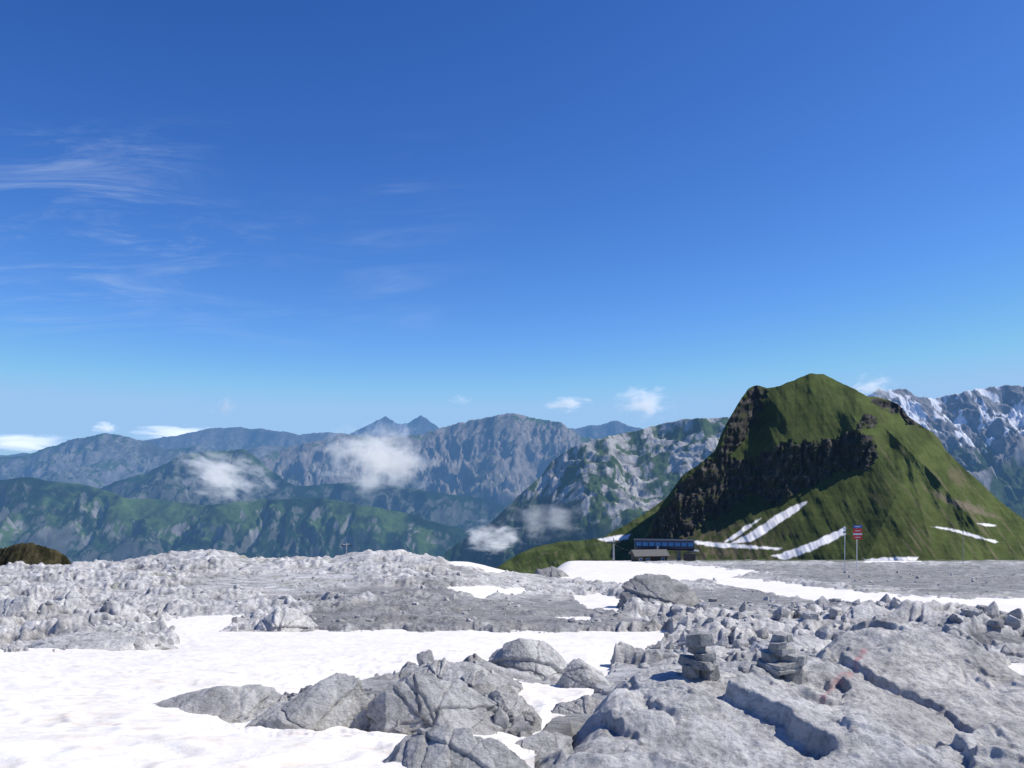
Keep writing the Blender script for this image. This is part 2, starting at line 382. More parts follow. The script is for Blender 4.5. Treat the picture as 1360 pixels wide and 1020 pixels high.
# ------------------------------------------------------------------ boulders
def ico(sub):
    bm=bmesh.new(); bmesh.ops.create_icosphere(bm,subdivisions=sub,radius=1)
    V=np.array([v.co[:] for v in bm.verts]); Fc=np.array([[v.index for v in f.verts] for f in bm.faces]); bm.free(); return V,Fc
ICO={k:ico(k) for k in (2,3,5,6,7)}
def hull_rock(points,sub,seed,rough=.03,cracks=0):
    """angular rock: radial surface of the convex hull of the points, roughened, with cracks and offset blocks"""
    bm=bmesh.new()
    for p in points: bm.verts.new(p)
    bmesh.ops.convex_hull(bm,input=list(bm.verts))
    pts=np.array(points); c=(pts.max(0)+pts.min(0))/2*.5+pts.mean(0)*.5
    N=[];D=[]
    for f in bm.faces:
        f.normal_update(); n=np.array(f.normal[:])
        if np.linalg.norm(n)<.5: continue
        d=np.dot(n,np.array(f.verts[0].co[:])-c)
        if d<0: n=-n;d=-d
        N.append(n);D.append(max(d,1e-3))
    bm.free(); N=np.array(N);D=np.array(D)
    ext=(pts.max(0)-pts.min(0))/2
    V,Fc=ICO[sub]; d=V*ext; d/=np.linalg.norm(d,axis=1)[:,None]
    r=1/np.max((d@N.T)/D,axis=1)
    s=float(np.mean(ext)); q=d*r[:,None]
    off=np.array([seed*3.7,seed*1.3,seed*2.1])
    n1=fbm3(q/s*1.2+off,6,.6); n3=fbm3(q/s*5+off,5,.62)
    g=1+rough*1.1*n1+rough*1.3*n3
    rr=np.random.RandomState(seed+500)
    for i in range(cracks):
        n=rr.randn(3)*np.array([1,.6,.9]); n/=np.linalg.norm(n); dd=(rr.rand()-.5)*1.1*s
        t=(q@n-dd)/s+.06*perlin3(*((q/s*1.8+off+i*3).T))+.03*perlin3(*((q/s*6+off+i*3).T))
        g=g+(rr.rand()-.5)*.26*(sst(-.012,.012,t)-.5)-.05*np.exp(-(t/.020)**2)
    r=r*g
    return c+d*r[:,None],Fc
def sil_rock(name,label,pts,depth=.8,seed=1,Y=None,sub=6,cat='boulder',rough=.03,mat=None,lift=0.,cracks=8):
    pts=np.array(pts,float); by=pts[:,1].max(); cx=(pts[:,0].min()+pts[:,0].max())/2
    if Y is None: Y=base_Y(cx,by-6)
    k=Y/F; x=(pts[:,0]-cx)*k; z=(by-pts[:,1])*k; w=x.max()-x.min(); h=z.max(); D=depth*w
    r=np.random.RandomState(seed); P=[]
    for xi,zi in zip(x,z): P.append((xi,(r.rand()-.5)*.25*D,zi))
    for i in range(3):
        P.append((x.min()+w*(.12+.76*(i+.7*r.rand())/3),-D*(.28+.25*r.rand()),h*(.12+.50*r.rand())))
        P.append((x.min()+w*(.15+.7*(i+.7*r.rand())/3),D*(.28+.25*r.rand()),h*(.2+.45*r.rand())))
    for xi in (x.min(),x.max()):
        P.append((xi*.95,-.25*D,-.3*h)); P.append((xi*.95,.25*D,-.3*h)); P.append((xi*.6,-.5*D,-.3*h))
    V,Fc=hull_rock([tuple(map(float,p)) for p in P],sub,seed,rough,cracks)
    o=raw_mesh(name,V,Fc,mat or M_rock,loc=((cx-CX)*k,Y,(HY-by)*k+lift)); tag(o,label,cat); return o
B=[("long low pale rock tongue lying on the snow, leftmost of the foreground rocks",[(183,942),(240,925),(300,907),(330,910),(365,926),(410,960),(340,966),(250,956)],.55,1),
("smooth sloping pale slab rising from the snow, second rock from the left in the foreground",[(325,972),(380,931),(448,891),(490,898),(510,925),(496,972),(455,986),(390,984)],.7,2),
("largest broken block of the foreground group with a shadowed left face, tilted on the snow",[(478,980),(484,935),(510,913),(548,903),(600,916),(648,946),(668,972),(640,988),(530,990)],.7,3),
("low broken block behind the largest tilted block in the foreground",[(505,920),(548,891),(590,879),(632,882),(656,905),(650,932),(560,932)],.7,4),
("pyramid shaped grey boulder standing highest among the foreground rocks",[(630,892),(660,866),(690,850),(718,857),(738,871),(758,897),(730,911),(660,910)],.75,5),
("small pointed boulder at the snow edge just right of the pyramid shaped boulder",[(740,912),(752,890),(770,876),(795,894),(822,917),(790,926),(750,924)],.7,6),
("dark cracked block between the largest tilted block and the bare snow gap",[(628,960),(634,925),(660,912),(692,920),(716,958),(708,980),(655,982)],.8,7),
("jagged rock cut by the bottom edge of the photo, left of the big slab",[(508,1035),(545,990),(585,970),(622,961),(660,973),(695,995),(720,1035),(620,1050)],.7,8),
("low flat rock in the snow gap left of the big slab",[(718,962),(745,935),(782,924),(812,930),(818,952),(780,966)],.7,9),
("thin leaning slab wedged against the low broken block in the foreground",[(588,935),(600,906),(640,892),(670,902),(676,918),(630,940)],.6,10),
("small angular rock in front of the largest tilted block at the bottom of the snow",[(668,1004),(690,982),(722,974),(752,984),(758,1004),(715,1012)],.8,11),
("small dark stone between the smooth sloping slab and the largest tilted block",[(455,988),(462,958),(484,942),(500,958),(500,986)],.9,12),
("broad dark outcrop beside the small snow patch in the middle distance",[(806,810),(812,784),(832,770),(862,764),(890,766),(912,778),(925,800),(900,814)],.9,13),
("squat dark boulder standing at the upper edge of the far snow strip",[(706,770),(712,756),(732,752),(752,758),(760,772)],.8,14),
("low rough boulder rising from the scree left of centre",[(330,842),(346,822),(372,806),(396,812),(416,830),(412,844)],.9,15),
("split grey block at the left edge of the photo in the middle distance",[(-20,826),(-14,796),(10,788),(40,796),(56,812),(60,828)],.8,16),
("upright pale block right of the split block near the left edge",[(60,822),(72,796),(100,784),(122,798),(130,824)],.8,17),
("flat ledge of pale rock at the left margin of the big snow field",[(20,866),(60,848),(130,841),(190,845),(232,862),(180,870),(80,870)],.5,18),
("boulder resting just behind the left cairn",[(880,880),(892,862),(925,854),(955,860),(972,872),(960,884)],.8,19),
("long grey boulder behind the right cairn",[(985,866),(1000,852),(1050,846),(1100,850),(1112,860),(1050,872)],.7,20),
("blocky boulder on the rubble slope above the crest of the big slab",[(1110,840),(1122,816),(1160,808),(1190,820),(1200,842)],.8,21),
("low boulder below the right hand snow strip near the right edge",[(1236,838),(1250,824),(1300,817),(1345,824),(1352,840)],.7,22),
("dark boulder at the right edge of the photo above the big slab",[(1280,874),(1296,852),(1330,842),(1380,850),(1400,874)],.8,23)]
for i,(lb,pts,dp,sd) in enumerate(B):
    sil_rock('boulder',lb,pts,dp,sd,sub=7 if i<12 else 6,rough=.038,mat=M_rockd if i in(12,13,22) else None)

# cairns
def stone(parent,mat,cx,cz,w,h,d,seed,yo=0.,tilt=0.):
    r=np.random.RandomState(seed); P=[]
    n=6
    for i in range(n):
        a=2*np.pi*(i+.65*r.rand())/n; q=.76+.36*r.rand(); e=.84+.16*r.rand()
        for zz,s in((-.5,e),(.5,.78+.22*r.rand())):
            P.append((math.cos(a)*w/2*q*s,math.sin(a)*d/2*q*s,h*zz*(.75+.45*r.rand())))
    V,Fc=hull_rock(P,6,seed,.022,2)
    c,s=math.cos(tilt),math.sin(tilt); V=np.stack([V[:,0]*c-V[:,2]*s,V[:,1],V[:,0]*s+V[:,2]*c],1)+np.array([cx,yo,cz])
    return raw_mesh('stone',V,Fc,mat,parent=parent)
M_cairn_l=rock_material('dark cairn stone',fine=3.0,dark=(.24,.24,.235),light=(.44,.435,.42),bump=.08)
M_cairn_r=rock_material('grey cairn stone',fine=3.0,dark=(.29,.285,.275),light=(.54,.53,.51),bump=.08)
def cairn(px,py,Y,stones,label,seed,mat):
    k=Y/F; x=(px-CX)*k; zb=(HY-py)*k
    root=empty('cairn',(x,Y,zb)); tag(root,label,'cairn')
    for i,(sx,sy,w,h,t) in enumerate(stones):
        stone(root,mat,(sx-px)*k,(py-sy)*k,w*k*1.05,h*k*1.12,w*k*(.75+.2*((i*7)%3)/2),seed+i,yo=((i*5)%3-1)*.02,tilt=t)
cairn(1037,903,6.9,[(1018,896,40,18,0.05),(1056,896,38,20,-.05),(1033,882,70,11,.04),(1052,873,46,10,-.12),(1026,871,42,10,.08),(1040,863,44,8,-.05),(1034,856,30,8,.10),(1038,847,32,9,-.04)],'cairn of flat grey stones on the slab rim, right of the two',40,M_cairn_r)
cairn(930,901,6.9,[(916,893,28,20,0),(942,893,30,20,.08),(928,880,52,10,-.10),(936,871,34,10,.08),(926,863,30,9,-.04),(930,849,42,15,.09)],'dark narrow cairn topped by one thick block, left of the two on the slab rim',60,M_cairn_l)

# rubble
def rubble(n):
    temps=[]
    for s in range(14):
        r=np.random.RandomState(100+s); P=[(a*(.6+.5*r.rand()),b_*(.5+.4*r.rand()),c_*(.35+.4*r.rand())) for a in(-1,1) for b_ in(-1,1) for c_ in(-1,1)]
        P+=[tuple(r.randn(3)*.62) for _ in range(4)]
        temps.append(hull_rock(P,3,s+1,.03))
    vis=(snow<.25)&(PX>-250)&(PX<1620)&(YG>11)&(YG<140)&((YG<115)|(PX>600))&(slabd<-.9)
    vis|=(snow<.25)&(ISL>0)&(YG>5.5)&(YG<9)
    clump=fbm2(XG/4.,YG/3.,3); pile=sst(850,920,PX)*sst(795,805,PYB)*sst(880,860,PYB)
    dens=vis*(np.clip(.14+clump,0.012,1))*(1+2.2*pile)
    rowh=np.abs(np.gradient(PYB,axis=0)); dens=dens*(rowh+.05)
    p=dens.ravel()/dens.sum(); ids=np.random.RandomState(3).choice(p.size,n,p=p)
    Vs=[];Fs=[];o=0;r=np.random.RandomState(9)
    x=XG.ravel()[ids];y=YG.ravel()[ids];z=Zg.ravel()[ids];pi_=pile.ravel()[ids]
    for i in range(n):
        V,Fc=temps[r.randint(14)]
        s=min(.03+(.20+.30*pi_[i])*r.rand()**3.5+.0006*y[i],.55,.02+.0095*y[i])
        a=r.rand()*6.28; c,sn=math.cos(a),math.sin(a); t=(r.rand()-.5)*.7
        q=V*s; q=np.stack([q[:,0],q[:,1]*math.cos(t)-q[:,2]*math.sin(t),q[:,1]*math.sin(t)+q[:,2]*math.cos(t)],1)
        Vs.append(np.stack([q[:,0]*c-q[:,1]*sn+x[i],q[:,0]*sn+q[:,1]*c+y[i],q[:,2]+z[i]+s*.08],1)); Fs.append(Fc+o); o+=len(V)
    ob=raw_mesh('rubble',np.concatenate(Vs),np.concatenate(Fs),M_rub,smooth=False)
    tag(ob,'loose grey limestone rubble scattered over the bare rock plateau','rubble',kind='stuff')
M_rub=rock_material('loose limestone',fine=1.2,dark=(.36,.355,.345),light=(.60,.59,.57))
rubble(2800)
print('rocks',time.time()-T0)

# ------------------------------------------------------------------ green mountain
def relief_mountain(name,top,basepy,Yb,mat,kf,colf,arete=None,la=(.60,.34),x0=640,x1=1480,step=1.2,rows=270,jag=1.5,noise=1.0):
    px=np.arange(x0,x1,step); tp=np.array(top,float); tpy=np.interp(px,tp[:,0],tp[:,1])
    kk=np.exp(-np.linspace(-2,2,7)**2);kk/=kk.sum(); tpy=np.convolve(np.pad(tpy,3,mode='edge'),kk,'valid')
    tpy=tpy+fbm2(px/22.,px*0+3.3,5,.6)*jag
    t=np.linspace(0,1,rows)[::-1]   # 1 foot .. 0 crest
    PXm,Tm=np.meshgrid(px,t); PYm=tpy[None,:]+(basepy-tpy[None,:])*Tm
    k=kf(PXm,PYm); dpy=-np.diff(PYm,axis=0); Ym=np.zeros(PXm.shape); Ym[1:]=np.cumsum(dpy*(k[1:]+k[:-1])/2,0); Ym=hblur(Ym,20)+Yb
    if arete is not None:
        ar=np.array(arete,float); ax=np.interp(PYm,ar[:,1],ar[:,0])+fbm2(PYm/40,PXm*0+2,3)*8; dx=(PXm-ax)*Yb/F*1.2
        Ym+=np.where(dx<0,la[0],la[1])*(np.sqrt(dx*dx+4**2)-4)
        for (xa,ya,xb_,yb_,wd,hh) in [(1010,515,1075,590,22,6),(1120,515,1250,640,20,9),(1155,530,1290,690,18,8),(1190,660,1150,745,24,8),(1240,600,1320,740,22,9),(1200,580,1240,740,16,6)]:
            ex,ey=xb_-xa,yb_-ya; tt=np.clip(((PXm-xa)*ex+(PYm-ya)*ey)/(ex*ex+ey*ey),0,1); dd=np.hypot(PXm-xa-ex*tt,PYm-ya-ey*tt)
            Ym-=hh*np.exp(-dd/wd)*sst(0,.2,Tm+.02)
    cl=1-sst(.35,.7,k)
    Ym+=noise*(fbm2(PXm/70,PYm/60,3)*6*sst(0,.15,Tm+.05)+cl*((ridged2(PXm/13.,PYm/34.,4)-.6)*13+terrace(fbm2(PXm/60,PYm/9,3),4)*2.2)+(1-cl)*(fbm2((PXm-PYm*.5)/14,(PYm+PXm*.4)/70,4)*2.2)+fbm2(PXm/5,PYm/6,3)*(.25+1.6*cl))
    Xm=(PXm-CX)/F*Ym; Zm=(HY-PYm)/F*Ym
    cols=colf(PXm,PYm,Tm,cl)
    nb=8; xb=[];yb=[];zb=[];cb=[]
    for i in range(1,nb+1):
        xb.append(Xm[-1]);yb.append(Ym[-1]+i*28.);zb.append(Zm[-1]-i*20.-i*i*2);cb.append(cols[-1])
    Xm=np.vstack([Xm]+[q[None] for q in xb]);Ym=np.vstack([Ym]+[q[None] for q in yb]);Zm=np.vstack([Zm]+[q[None] for q in zb]);cols=np.concatenate([cols]+[q[None] for q in cb],0)
    o=grid_obj(name,Xm,Ym,Zm,mat,cols=cols); tag(o,kind='structure'); return o
CLIFFS=[[(852,726),(872,690),(886,664),(912,634),(938,612),(955,600),(985,608),(1015,602),(1035,590),(1070,585),(1110,581),(1142,568),(1160,588),(1168,606),(1152,628),(1118,624),(1085,644),(1045,662),(1022,672),(998,654),(970,674),(940,694),(915,712),(890,724)],
 [(955,600),(966,560),(983,528),(1003,511),(1020,516),(1012,540),(998,566),(985,588),(975,600)],
 [(1140,562),(1150,548),(1168,557),(1158,572)],[(1152,526),(1180,531),(1213,549),(1226,566),(1205,561),(1180,546),(1160,537)]]
MS=[[(1072,665),(1071,670),(1058,681),(1034,697),(1012,712),(998,720),(976,723),(958,725),(975,718),(992,709),(1005,700),(1028,685),(1050,672)],[(1012,686),(1011,690),(996,702),(978,715),(955,725),(966,715),(984,701)],[(1122,700),(1124,710),(1105,720),(1085,729),(1062,739),(1040,744),(1022,738),(1045,731),(1072,722),(1098,710)],[(1231,699),(1250,699),(1275,703),(1308,713),(1333,721),(1316,721),(1285,712),(1258,705)],[(1296,695),(1312,695),(1327,698),(1310,700)],[(918,717),(960,720),(1040,727),(1035,731),(960,728),(925,724)],[(1145,742),(1180,739),(1222,739),(1218,745),(1150,746)]]
def kf(px,py):
    c=np.full(px.shape,-1e9); nn=fbm2(px/16,py/9,5)*9
    for p in CLIFFS: c=np.maximum(c,sdf(px,py,p))
    m=sst(-4,6,c+nn); return (.95-.84*m)
def colf(px,py,t,cl):
    n=fbm2(px/50,py/36,4); n2=fbm2(px/7,py/9,4); st=fbm2((px-py*.75)/5.,(py+px*.3)/70.,4)
    g=lerp3(np.ones(px.shape+(3,))*C3(.090,.115,.036),C3(.062,.082,.026),sst(-.35,.45,n))
    g=lerp3(g,C3(.110,.116,.052),sst(.1,.6,n2)*.35)
    lft=sst(1120,1040,px-(py-500)*.75+30*n); g=g*(1-.34*lft)[...,None]  # left of the arete the shade is painted in as darker grass
    g=lerp3(g,C3(.15,.125,.08),sst(.20,.50,st+n*.3)*sst(1100,1220,px)*.65)
    g=lerp3(g,C3(.050,.060,.022),sst(.15,.5,-st+n2*.2)*.5)
    d=sdf(px,py,[(1228,648),(1250,655),(1300,672),(1335,690),(1300,684),(1255,668)])+n2*4; g=lerp3(g,C3(.20,.16,.12),sst(-2,4,d)*.7)
    lowl=sst(670,735,py)*sst(1090,960,px); g=lerp3(g,C3(.125,.10,.068),lowl*.8*sst(-.35,.25,n2))
    ro=lerp3(np.ones(px.shape+(3,))*C3(.050,.045,.040),C3(.12,.108,.095),sst(0,.6,n2))
    ro=lerp3(ro,C3(.05,.06,.02),sst(.05,.35,fbm2(px/14,py/8,4))*.7)
    g=lerp3(g,ro,cl)
    s=np.full(px.shape,-1e9)
    for p in MS: s=np.maximum(s,sdf(px,py,p))
    return lerp3(g,C3(.78,.77,.76),sst(-1.0,1.2,s-.9+n2*1.4+fbm2(px/14,py/10,3)*1.2))
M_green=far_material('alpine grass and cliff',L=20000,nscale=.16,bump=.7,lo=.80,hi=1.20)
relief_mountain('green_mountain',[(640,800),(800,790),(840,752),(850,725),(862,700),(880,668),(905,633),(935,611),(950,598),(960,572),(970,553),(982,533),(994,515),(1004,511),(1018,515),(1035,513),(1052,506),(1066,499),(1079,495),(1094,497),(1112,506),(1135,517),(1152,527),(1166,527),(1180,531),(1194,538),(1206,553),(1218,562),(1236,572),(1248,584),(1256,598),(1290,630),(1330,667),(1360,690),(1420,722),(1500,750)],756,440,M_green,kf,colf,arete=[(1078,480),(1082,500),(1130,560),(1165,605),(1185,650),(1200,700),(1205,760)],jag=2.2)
def kf2(px,py): return .8+.0*px
def colf2(px,py,t,cl):
    n=fbm2(px/30,py/15,5);n2=fbm2(px/7,py/6,4)
    g=lerp3(np.ones(px.shape+(3,))*C3(.075,.097,.033),C3(.045,.062,.020),sst(-.3,.3,n)); g=lerp3(g,C3(.15,.13,.085),sst(.2,.6,n2)*.5)
    s=sdf(px,py,[(790,716),(815,711),(838,709),(834,717),(805,720)]); return lerp3(g,C3(.78,.77,.76),sst(-1.0,1.2,s-.6+n2))
relief_mountain('green_hill',[(560,810),(640,770),(668,748),(690,735),(715,725),(745,719),(775,718),(800,714),(822,702),(840,692),(862,678),(885,661),(930,640),(1000,640),(1100,700)],770,560,M_green,kf2,colf2,x0=600,x1=1080,rows=90,jag=1.0)

# ------------------------------------------------------------------ distant ranges
def mrange(name,pts,D,depth,drop,A,lam,seed,colf,mat,step=2.2,rows=150,jag=2.0,pw=.9,jl=18.):
    p=np.array(pts,float); px=np.arange(p[0,0],p[-1,0],step)
    tp=np.interp(px,p[:,0],p[:,1]); tp=tp+fbm2(px/jl+seed*5.1,px*0+seed,5,.6)*jag
    v=np.linspace(1,0,rows); PXm,Vm=np.meshgrid(px,v)
    zr=((HY-tp)/F*D)[None,:]
    Xm=(PXm-CX)/F*D+0*Vm; Ym=D-Vm*depth+fbm2(px/90.+seed,px*0,3)[None,:]*depth*.12*(1-Vm)
    wX=Xm+fbm2(Xm/lam/1.6+seed,Ym/lam/1.6,3)*lam*.75
    R=ridged2(wX/lam+seed*3.3,Ym/lam/1.8+seed,6,.56); R2=ridged2(wX/lam*3.1+seed,Ym/lam*2.0,5,.6)
    win=sst(0,.22,Vm)
    Zm=zr-drop*Vm**pw+A*win*(R-.76)+A*.42*sst(0,.05,Vm)*(R2-.76)
    dz=np.gradient(Zm,axis=0)/np.gradient(Ym,axis=0); dzx=np.gradient(Zm,axis=1)/np.gradient(Xm,axis=1)
    sl=np.hypot(dz,dzx)
    PYm=HY-Zm/Ym*F
    cols=colf(CX+Xm/Ym*F,PYm,Xm,Ym,Zm,Vm,sl,R)
    xb=[];yb=[];zb=[];cb=[]
    for i in range(1,5):
        xb.append(Xm[-1]);yb.append(Ym[-1]+i*depth*.12);zb.append(Zm[-1]-i*drop*.12);cb.append(cols[-1])
    Xm=np.vstack([Xm]+[q[None] for q in xb]);Ym=np.vstack([Ym]+[q[None] for q in yb]);Zm=np.vstack([Zm]+[q[None] for q in zb]);cols=np.concatenate([cols]+[q[None] for q in cb],0)
    o=grid_obj(name,Xm,Ym,Zm,mat,cols=cols); tag(o,kind='structure'); return o
FOREST=C3(.012,.030,.014); PAST=C3(.070,.115,.034); ROCK=C3(.24,.23,.22); SNOWC=C3(.85,.86,.9)
def c_mix(rock_t,forest_h,fsc,snow_t=9,rockc=ROCK,past=PAST):
    def f(px,py,X,Y,Z,v,sl,R):
        n=fbm2(X/fsc,Y/fsc,5,.55); n2=fbm2(X/fsc*5,Y/fsc*5,4,.6)
        c=lerp3(np.ones(X.shape+(3,))*past,past*.6,sst(-.2,.4,n2))
        fo=sst(-.08,.10,n+(forest_h-Z)/900.+n2*.35); c=lerp3(c,FOREST,fo*.95)
        rk=sst(-.10,.14,sl-rock_t+n*.45+n2*.35); c=lerp3(c,rockc*(1),rk*(1-.6*fo))
        if snow_t<5:
            c=lerp3(c,SNOWC,sst(-.04,.05,n*.6+n2*.7-snow_t+(.5-R)*.8))
        return c
    return f
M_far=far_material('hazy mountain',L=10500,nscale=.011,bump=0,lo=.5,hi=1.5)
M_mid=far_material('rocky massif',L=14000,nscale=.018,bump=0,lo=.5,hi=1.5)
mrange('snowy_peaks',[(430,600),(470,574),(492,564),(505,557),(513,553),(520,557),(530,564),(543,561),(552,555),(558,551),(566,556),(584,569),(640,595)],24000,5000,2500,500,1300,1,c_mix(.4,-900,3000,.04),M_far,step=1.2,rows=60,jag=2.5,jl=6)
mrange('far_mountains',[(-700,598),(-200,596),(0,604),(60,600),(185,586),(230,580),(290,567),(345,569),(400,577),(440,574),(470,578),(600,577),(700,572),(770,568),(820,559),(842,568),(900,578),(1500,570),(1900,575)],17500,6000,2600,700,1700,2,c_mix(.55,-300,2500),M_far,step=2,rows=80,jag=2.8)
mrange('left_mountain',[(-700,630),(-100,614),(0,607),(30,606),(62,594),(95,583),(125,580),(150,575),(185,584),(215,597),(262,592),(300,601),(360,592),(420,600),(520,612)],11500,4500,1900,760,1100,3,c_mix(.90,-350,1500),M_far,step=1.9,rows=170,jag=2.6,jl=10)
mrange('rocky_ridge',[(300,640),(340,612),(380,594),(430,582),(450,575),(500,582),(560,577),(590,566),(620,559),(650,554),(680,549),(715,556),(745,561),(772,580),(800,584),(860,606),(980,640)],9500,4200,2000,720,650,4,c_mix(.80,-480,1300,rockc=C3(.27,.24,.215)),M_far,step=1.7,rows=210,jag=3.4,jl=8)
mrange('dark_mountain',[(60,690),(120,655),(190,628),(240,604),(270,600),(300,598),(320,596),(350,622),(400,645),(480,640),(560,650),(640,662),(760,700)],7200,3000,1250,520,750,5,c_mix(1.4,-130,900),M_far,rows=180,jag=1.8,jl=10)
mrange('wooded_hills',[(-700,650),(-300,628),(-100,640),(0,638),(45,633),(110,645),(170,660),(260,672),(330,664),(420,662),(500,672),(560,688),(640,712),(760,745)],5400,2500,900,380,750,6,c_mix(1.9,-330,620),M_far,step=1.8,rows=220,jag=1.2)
def c_l3(px,py,X,Y,Z,v,sl,R):
    n=fbm2(X/300,Y/420,5,.6); n2=fbm2(X/75,Y/110,4,.6)
    c=lerp3(np.ones(X.shape+(3,))*C3(.060,.092,.033),C3(.034,.058,.022),sst(-.2,.4,n2))
    right=sst(700,800,px)
    c=lerp3(c,C3(.36,.35,.33),sst(-.08,.08,n*.75+n2*.75+sl*.10-.16+.12*right))
    fo=sst(-.05,.1,n*.5+n2*.2+(py-668)/90.-.25*right); c=lerp3(c,FOREST*1.3,fo*.9)
    return c
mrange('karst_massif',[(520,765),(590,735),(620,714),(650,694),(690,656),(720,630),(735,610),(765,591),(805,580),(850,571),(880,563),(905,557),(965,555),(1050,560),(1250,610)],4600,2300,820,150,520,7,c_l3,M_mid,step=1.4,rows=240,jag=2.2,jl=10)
def c_l5(px,py,X,Y,Z,v,sl,R):
    n=fbm2(X/420,Y/420,5,.6); n2=fbm2(X/110,Y/150,4,.6)
    c=lerp3(np.ones(X.shape+(3,))*C3(.25,.24,.24),C3(.14,.135,.14),sst(-.2,.4,n2))
    c=lerp3(c,C3(.05,.075,.032),sst(-.1,.15,n+n2*.4+(py-615)/70.))
    c=lerp3(c,SNOWC,sst(.0,.05,n*.8+n2*.7-.0-np.maximum(0,(py-560)/80.)+(.62-R)*.25))
    return c
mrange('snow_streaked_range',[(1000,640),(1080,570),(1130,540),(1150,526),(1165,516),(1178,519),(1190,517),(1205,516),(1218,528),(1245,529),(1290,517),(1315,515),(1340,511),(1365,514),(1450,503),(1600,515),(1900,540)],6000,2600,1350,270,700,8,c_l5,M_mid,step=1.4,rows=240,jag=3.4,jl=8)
vx=np.linspace(-60000,60000,60); vy=np.linspace(900,62000,60); VX,VY=np.meshgrid(vx,vy)
vf=grid_obj('valley',VX,VY,np.full(VX.shape,-1500.),M_far,cols=np.ones(VX.shape+(3,))*C3(.04,.07,.03)); tag(vf,kind='structure')
def c_br(px,py,X,Y,Z,v,sl,R):
    n=fbm2(X/2.2,Y/2.2,4); return lerp3(np.ones(X.shape+(3,))*C3(.075,.065,.035),C3(.028,.028,.015),sst(-.2,.3,n))
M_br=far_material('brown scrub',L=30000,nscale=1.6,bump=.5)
mrange('scrub_mound',[(-420,742),(-200,738),(-60,728),(0,729),(25,722),(45,720),(66,727),(84,737),(98,752),(130,775)],165,22,20,2.2,3.0,9,c_br,M_br,step=1.2,rows=60,jag=3.0,jl=7)
print('mountains',time.time()-T0)

# ------------------------------------------------------------------ lift station, hut, pylons, signs
M_blue=flat_material('blue painted cladding',(.012,.028,.07),.35)
M_glass=flat_material('tinted glass',(.04,.12,.26),.12,vary=.05)
M_steel=flat_material('galvanised steel',(.34,.35,.36),.5,.4)
M_dark=flat_material('dark steel',(.035,.037,.042),.5)
M_wood=flat_material('weathered timber',(.065,.05,.038),.85,vary=.4,scale=6)
M_roof=flat_material('grey brown roofing',(.125,.12,.112),.8,vary=.25)
M_white=flat_material('white paint',(.80,.80,.80),.5,vary=.04)
M_red=flat_material('red sign paint',(.68,.035,.03),.5,vary=.05)
M_sblue=flat_material('blue sign paint',(.03,.10,.40),.5,vary=.05)
M_conc=flat_material('concrete',(.32,.31,.29),.9,vary=.2)
def at(px,Y): return ((px-CX)/F*Y,Y)
x,y=at(884,305)
ZT=(HY-748)/F*305
st=empty('chairlift_station',(x,y,ZT),math.radians(-7)); tag(st,'dark blue rounded chairlift terminal with a row of glass panes, behind the timber hut','lift station')
bm=bmesh.new(); prism(bm,[(-2.4,5.2),(-3.05,5.7),(-3.3,6.5),(-3.2,7.3),(-2.8,8.1),(-2.1,8.6),(-1,8.85),(1,8.9),(2.2,8.6),(3,7.9),(3.3,6.6),(3,5.6),(2.4,5.2)],-11.6,10.4)
bobj('terminal_body',bm,M_blue,st,.12)
bm=bmesh.new(); prism(bm,[(-2.2,8.75),(-1.0,9.02),(1.1,9.07),(2.3,8.75),(1.1,8.93),(-1.0,8.88)],-11.9,10.7); bobj('roof',bm,M_dark,st)
for i in range(9):
    bm=bmesh.new(); bx(bm,(-10.2+i*2.40,-3.12,7.45),(1.9,.12,1.35),rx=-.42); bobj('window',bm,M_glass,st)
for cx in (-6,5):
    bm=bmesh.new(); bx(bm,(cx,0,2.4),(1.3,1.5,6.0)); bobj('support_leg',bm,M_conc,st,.06)
bm=bmesh.new(); bmesh.ops.create_cone(bm,cap_ends=True,segments=28,radius1=2.3,radius2=2.3,depth=.35,matrix=Matrix.Translation((10.2,0,4.9))); bobj('bullwheel',bm,M_steel,st)
bm=bmesh.new(); bx(bm,(3,-1,.5),(20,8,1.0)); bobj('platform',bm,M_conc,st,.05)
bm=bmesh.new(); bx(bm,(8.6,-3.2,2.6),(4.2,3,3.4)); bobj('control_cabin',bm,M_dark,st,.08)

x,y=at(862,288); ZH=(HY-747)/F*288
hut=empty('timber_hut',(x,y,ZH),math.radians(6)); tag(hut,'small dark timber hut with a grey brown pitched roof in front of the chairlift terminal','hut')
bm=bmesh.new(); prism(bm,[(-3.6,-1),(-3.6,2.9),(0,4.3),(3.6,2.9),(3.6,-1)],-5.6,5.6); bobj('wall',bm,M_wood,hut)
bm=bmesh.new(); prism(bm,[(-4.4,2.6),(-4.4,2.85),(0,4.65),(4.4,2.85),(4.4,2.6),(0,4.36)],-6.4,6.4); rf=bobj('roof',bm,M_roof,hut)
bm=bmesh.new(); bx(bm,(3.5,1.2,4.8),(.6,.6,1.4)); bobj('chimney',bm,M_steel,rf,.03)
for wx_ in (-4.0,-1.4,4.0):
    bm=bmesh.new(); bx(bm,(wx_,-3.63,1.6),(1.4,.1,1.0)); w=bobj('window',bm,M_white,hut)
    bm=bmesh.new(); bx(bm,(wx_,-3.69,1.6),(1.2,.06,.8)); bobj('pane',bm,M_glass,w)
bm=bmesh.new(); bx(bm,(1.6,-3.64,1.0),(1.1,.1,2.1)); bobj('door',bm,M_dark,hut,.02)

